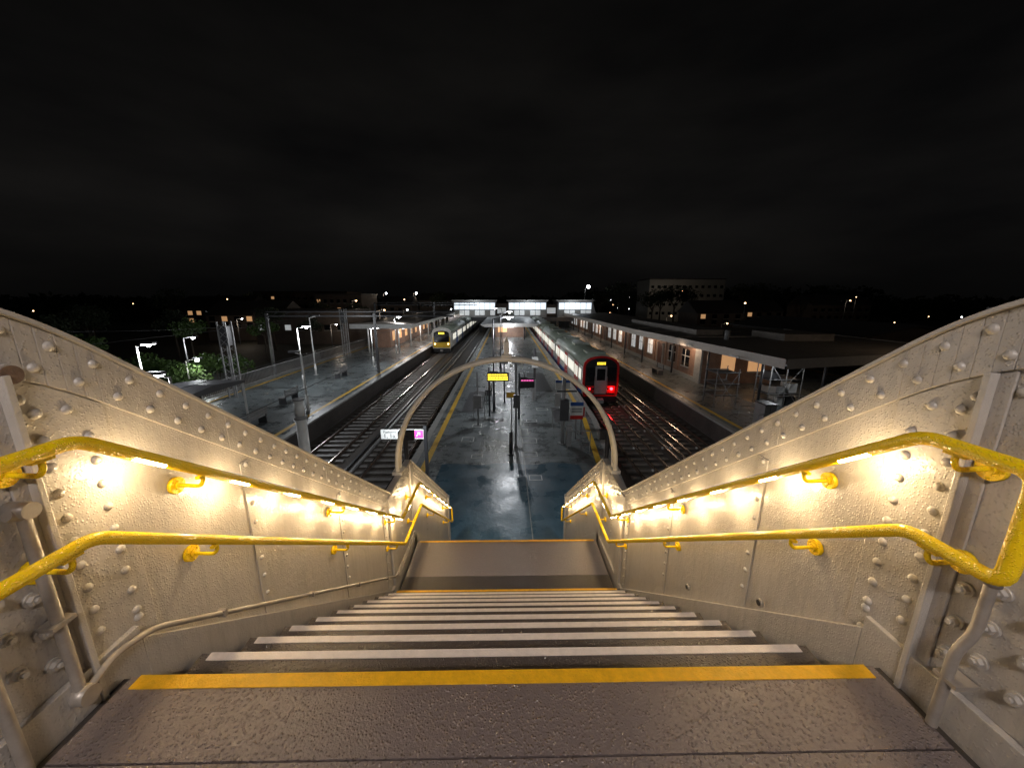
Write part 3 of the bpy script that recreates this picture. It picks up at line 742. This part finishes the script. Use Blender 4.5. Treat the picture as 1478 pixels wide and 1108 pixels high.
for p,q in(((15.2,19.6),(30,23)),((13.8,40),(15.2,19.6)),((13.2,92),(13.8,40)),((30,23),(30,40))):
    d=Vector((q[0]-p[0],q[1]-p[1],0)).normalized(); nn=Vector((d.y,-d.x,0))*.05
    b.face([(p[0]+nn.x,p[1]+nn.y,2.95),(q[0]+nn.x,q[1]+nn.y,2.95),(q[0]+nn.x,q[1]+nn.y,3.5),(p[0]+nn.x,p[1]+nn.y,3.5)],'cream2' if p[0]<20 else 'roof')
b.obj('canopy_fascia',rb)
b=MB(); y=21.5
while y<90:
    b.cyl((15.3 if y<34 else 14.7,y,0),(15.3 if y<34 else 14.7,y,3.2),.08,'dark',n=10); b.box(14.4,14.5,y+1,y+2.0,3.1,3.18,'e_warm' if y>36 else 'white'); y+=6
for x,y in((20,22.5),(25,23.5),(29,24.5),(25,28)): b.cyl((x,y,0),(x,y,3.2),.08,'dark',n=10)
b.box(20.5,21.6,25,25.1,3.1,3.18,'e_warm')
b.obj('canopy_columns',rb)
for y,p in((28.5,110),(37,80),(48,90),(60,110),(74,130)): light('canopy_light',(14.5,y+1.6,2.85),p,(1,.68,.45),.25,rb)
light('canopy_light',(21,25,2.9),45,(1,.72,.5),.2,rb)
rl=empty('street_lamp'); a=MB(); a.cyl((27.5,20,0),(27.5,20,6.0),.06,'dark',r1=.04); a.cyl((27.5,20,6),(26.6,20,6.15),.03,'dark'); a.box(26.1,26.8,19.88,20.12,6.12,6.24,'dark'); a.box(26.3,26.6,19.92,20.08,6.09,6.118,'e_warm'); a.obj('lamp',rl)
light('lamp_light',(26.4,20,5.9),150,(1,.75,.52),.1,rl)
yb_=empty('yard_shed'); a=MB(); a.prismy([(33,0),(33,3.1),(38,4.1),(44,3.1),(44,0)],34,54,'brickd'); a.prismy([(32.6,3.0),(38,4.15),(44.4,3.0),(44.4,3.15),(38,4.35),(32.6,3.15)],33.7,54.3,'hroof')
a.box(34,35.2,33.9,33.99,1.2,2.2,'glass'); a.box(37,40,33.9,33.99,0.1,2.5,'dark')
a.obj('shed',yb_)
def rack(x0,y0,w_,h_,items=True):
    sc=empty('scaffold_frame'); a=MB(); nx=max(2,int(w_/.95)+1)
    for i in range(nx):
        x=x0+w_*i/(nx-1)
        for y in(y0,y0+1.3): a.cyl((x,y,0),(x,y,h_),.03,'grey',n=8)
    for j in range(1,4):
        z=h_*j/3.3
        for y in(y0,y0+1.3): a.cyl((x0-.1,y,z),(x0+w_+.1,y,z),.025,'grey',n=8)
        a.box(x0,x0+w_,y0+.05,y0+1.25,z-.08,z-.03,'dark')
    a.cyl((x0,y0-.03,0),(x0+w_,y0-.03,h_*.9),.022,'grey',n=6); a.cyl((x0+w_,y0-.03,0),(x0,y0-.03,h_*.9),.022,'grey',n=6)
    if items:
        for i in range(7):
            x=x0+.1+(i%3)*w_*.33; z=h_*(i//3)/3.3+.0; a.box(x,x+w_*.25,y0+.2,y0+1.0,z,z+.35+.3*R(),['grey','white','dark','steel'][i%4])
    a.obj('frame',sc); return sc
sc=rack(16.4,22.2,2.0,2.95); rack(13.2,22.5,1.4,2.4,False)
light('scaffold_fill',(16.2,21.2,2.9),60,(.9,.95,1),.1,sc)  # light without a fitting, added to brighten the scaffold
cab=empty('equipment_cabinet'); a=MB(); a.box(13.4,14.0,18.2,19.0,0,1.3,'grey'); a.box(13.36,14.04,18.16,19.04,1.3,1.36,'dark'); a.box(13.68,13.70,18.19,18.199,.1,1.25,'dark'); a.obj('cabinet',cab)

# ------------------------------------------------------------- far overbridge building
ob=empty('station_overbridge'); a=MB()
YB=86
a.box(-13,21,YB,YB+9,1.6,2.5,'dark')
def pod(x0,x1,slR=0,slL=0):
    zb,zt=2.5,6.15
    a.prismy([(x0,zb),(x1+slR,zb),(x1,zt),(x0-slL,zt)],YB-.1,YB+8,'grey')
    z0=4.3; n=max(3,int((x1-x0)/1.15)); wd=(x1-x0-.3)/n
    for i in range(n):
        a.box(x0+.2+i*wd,x0+.2+i*wd+wd-.12,YB-.16,YB-.11,z0,5.75,'e_win')
        a.box(x0+.2+i*wd,x0+.2+i*wd+wd-.12,YB-.16,YB-.11,3.0,4.1,'e_wind' if i%3 else 'coping')
    a.box(x0-.3,x1+.3,YB-.5,YB+8.3,zt+.002,zt+.22,'white')
pod(-12,-2.4); pod(.4,9.2); pod(11.8,19.6,slR=1.2)
a.box(-2.4,.4,YB+2,YB+7,2.5,5.6,'brickd'); a.box(9.2,11.8,YB+2,YB+7,2.5,5.4,'brickd')
for x0_ in(-2.1,9.5): a.box(x0_,x0_+2,YB+1.94,YB+1.99,3.3,4.6,'e_wind')
for x in(-12,-6,-.5,.9,8.8,12,20): a.box(x-.3,x+.3,YB+1,YB+2,-1,1.6,'dark')
a.obj('structure',ob)
for x in(-7,5,15): light('bridge_light',(x,YB-2.5,5.4),150,(.9,.95,1),.3,ob)

# ------------------------------------------------------------- background buildings
def block(name,x,y,w,d,h,k='brickd',lit=0,rows=2,cols=6,roofk='hroof',pitched=False,em='e_winw'):
    e=empty(name); a=MB(); a.box(x-w/2,x+w/2,y,y+d,-1.2,h,k)
    if pitched: a.prismx([(y-.3,h+.003),(y+d/2,h+d*.3),(y+d+.3,h+.003)],x-w/2-.3,x+w/2+.3,roofk)
    else: a.box(x-w/2-.2,x+w/2+.2,y-.2,y+d+.2,h+.003,h+.35,roofk)
    for r_ in range(rows):
        for c_ in range(cols):
            xx=x-w/2+w*(c_+.5)/cols; zz=1.0+(h-1.2)*(r_)/rows+.3; ww=min(w/cols*.25,.5)
            a.box(xx-ww,xx+ww,y-.05,y-.003,zz,zz+.9,em if R()<lit else 'glass')
            a.box(xx-ww-.06,xx+ww+.06,y-.09,y-.004,zz-.14,zz-.02,'coping')
    a.obj('building',e)
block('flats_block',-44,100,12,12,7.6,lit=.16,rows=3,cols=7)
block('flats_block',-58,120,16,12,8.6,lit=.08,rows=3,cols=8)
block('terraced_house',-32,110,9,8,5.0,lit=.12,pitched=True,cols=4)
block('terraced_house',-50,72,14,9,3.6,lit=.16,pitched=True,cols=6)
block('industrial_unit',-36,66,16,12,4.4,k='brickd',lit=.3,rows=1,cols=7,em='e_wind')
block('terraced_house',-68,88,16,9,4.6,lit=.12,pitched=True,cols=8)
block('flats_block',-80,140,24,14,9,lit=.05,rows=3,cols=9)
block('terraced_house',-26,140,12,9,6,lit=.1,pitched=True,cols=6)
block('terraced_house',46,80,10,9,3.6,lit=.06,pitched=True,cols=4)
block('terraced_house',60,90,14,9,3.6,lit=.06,pitched=True,cols=6)
block('flats_block',62,130,26,12,13,k='coping',lit=.0,rows=4,cols=12)
block('terraced_house',90,100,16,9,5,lit=.06,pitched=True,cols=8)
def far_lamp(x,y,z,em,r=.2,p=0,col=(1,.8,.6)):
    e=empty('street_lamp'); a=MB(); a.cyl((x,y,-1.2),(x,y,z),.08,'grey',r1=.05,n=8); a.cyl((x,y,z),(x+.8,y,z+.15),.04,'grey',n=6); a.box(x+.6,x+1.3,y-.15,y+.15,z+.12,z+.24,'dark'); a.sphere((x+.95,y,z+.05),r,em,8)
    a.obj('lamp',e)
    if p: light('lamp_light',(x+.95,y,z-.3),p,col,.2,e)
far_lamp(24.5,118,10.2,'e_white',.5,600,(.9,.95,1))
far_lamp(-28,115,8.2,'e_white',.28,300); far_lamp(-38,118,8.2,'e_white',.25,300)
far_lamp(-34,84,6.2,'e_warm',.18,160); far_lamp(-26,30,1.8,'e_white',.14,130,(.95,1,.85)); far_lamp(-31,36,3.0,'e_white',.15,240,(.9,.95,1))
far_lamp(48,84,5.4,'e_warm',.2,60); far_lamp(36,62,2.6,'e_warm',.12,40); far_lamp(-70,95,6.5,'e_warm',.2,120)
far_lamp(60,75,2.2,'e_white',.14,80); far_lamp(-23.5,70,4.6,'e_warm',.16,120); far_lamp(30,70,3.5,'e_warm',.14,60)
far_lamp(80,88,6.2,'e_warm',.14,60); far_lamp(-47,66,3.2,'e_white',.12,120); far_lamp(-29,62,2.5,'e_white',.14,110); far_lamp(-25,92,4,'e_white',.18,120); far_lamp(54,118,9,'e_warm',.12,350)
dl=MB()
for i in range(48):
    an=math.radians(random.choice([-1,1,-1])*(8+50*R())); d=90+70*R(); x=d*math.sin(an); y=d*math.cos(an); z=1+6*R()
    dl.cyl((x,y,-1.2),(x,y,z),.05,'dark',n=5); dl.sphere((x,y,z+.08),.07+.1*R(),random.choice(['e_warm','e_warm','e_white','e_soft']),8)
dl.obj('distant_street_lamps')
# ------------------------------------------------------------- vegetation
def leaves(mb,c,rad,n,size,k,lo=.25):
    for _ in range(n):
        while True:
            p=Vector((R()*2-1,R()*2-1,R()*2-1))
            if lo<p.length<1: break
        p=Vector((c[0]+p.x*rad[0],c[1]+p.y*rad[1],c[2]+p.z*rad[2]))
        a=Vector((R()-.5,R()-.5,R()-.5)).normalized(); b=a.orthogonal().normalized(); s=size*(.6+.8*R())
        mb.face([p-a*s,p+b*s*.5,p+a*s,p-b*s*.5],k)
bu=empty('shrub'); a=MB()
for i in range(40):
    x=-23.0-R()*12-2; y=24+R()*13; leaves(a,(x,y,.0+R()*1.3),(1.1,1.1,.8),280,.13,'leafg')
    a.cyl((x,y,-1.2),(x+.2*R(),y,.3),.04,'bark',n=5)
a.obj('foliage',bu)
def tree(x,y,h,k='leafd',n=900):
    e=empty('tree'); a=MB(); a.cyl((x,y,-1.2),(x,y,h*.5),.03*h,'bark',r1=.015*h,n=8)
    for i in range(6):
        an=i*1.05+R(); rr=h*.22; tp=(x+rr*math.cos(an),y+rr*math.sin(an),h*(.6+.25*R()))
        a.cyl((x,y,h*.35+.03*h*i),tp,.012*h,'bark',r1=.004*h,n=5)
        leaves(a,tp,(h*.19,h*.19,h*.15),n//7,h*.028,k)
    leaves(a,(x,y,h*.8),(h*.2,h*.2,h*.2),n//5,h*.028,k); a.obj('trunk_and_crown',e)
for x,y,h in((30,95,8.5),(35,90,9.0),(41,100,10),(47,105,10.5),(53,110,10),(27,110,9),(70,110,11),(80,120,12),(-22,125,9),(-66,100,8.5),(-16,135,9),(-75,85,9),(-36,58,5.5),(-42,33,4.8),(36,120,12),(95,110,11),(-48,40,5.2),(-37,44,4.6),(-44,50,5.4),(-53,48,5.6),(-34,30,4.0),(-31,48,4.5),(-60,55,6),(-28,54,4.4),(-30,76,6),(-41,84,6.5),(-56,80,6.5)):
    tree(x,y,h,'leafg' if (x>-45 and x<-25 and y<50) else 'leafd')
tl=empty('distant_tree_line'); a=MB()
for i in range(190):
    an=math.radians(-68+136*i/190+R()*.5); d=190+60*R(); x=d*math.sin(an); y=d*math.cos(an)
    hh=6+2.5*R()+(4 if 10<math.degrees(an)<45 else 0); leaves(a,(x,y,hh*.4),(8,4,hh*.6),260,1.1,'leafd',.0)
a.obj('crowns',tl)
print('done')
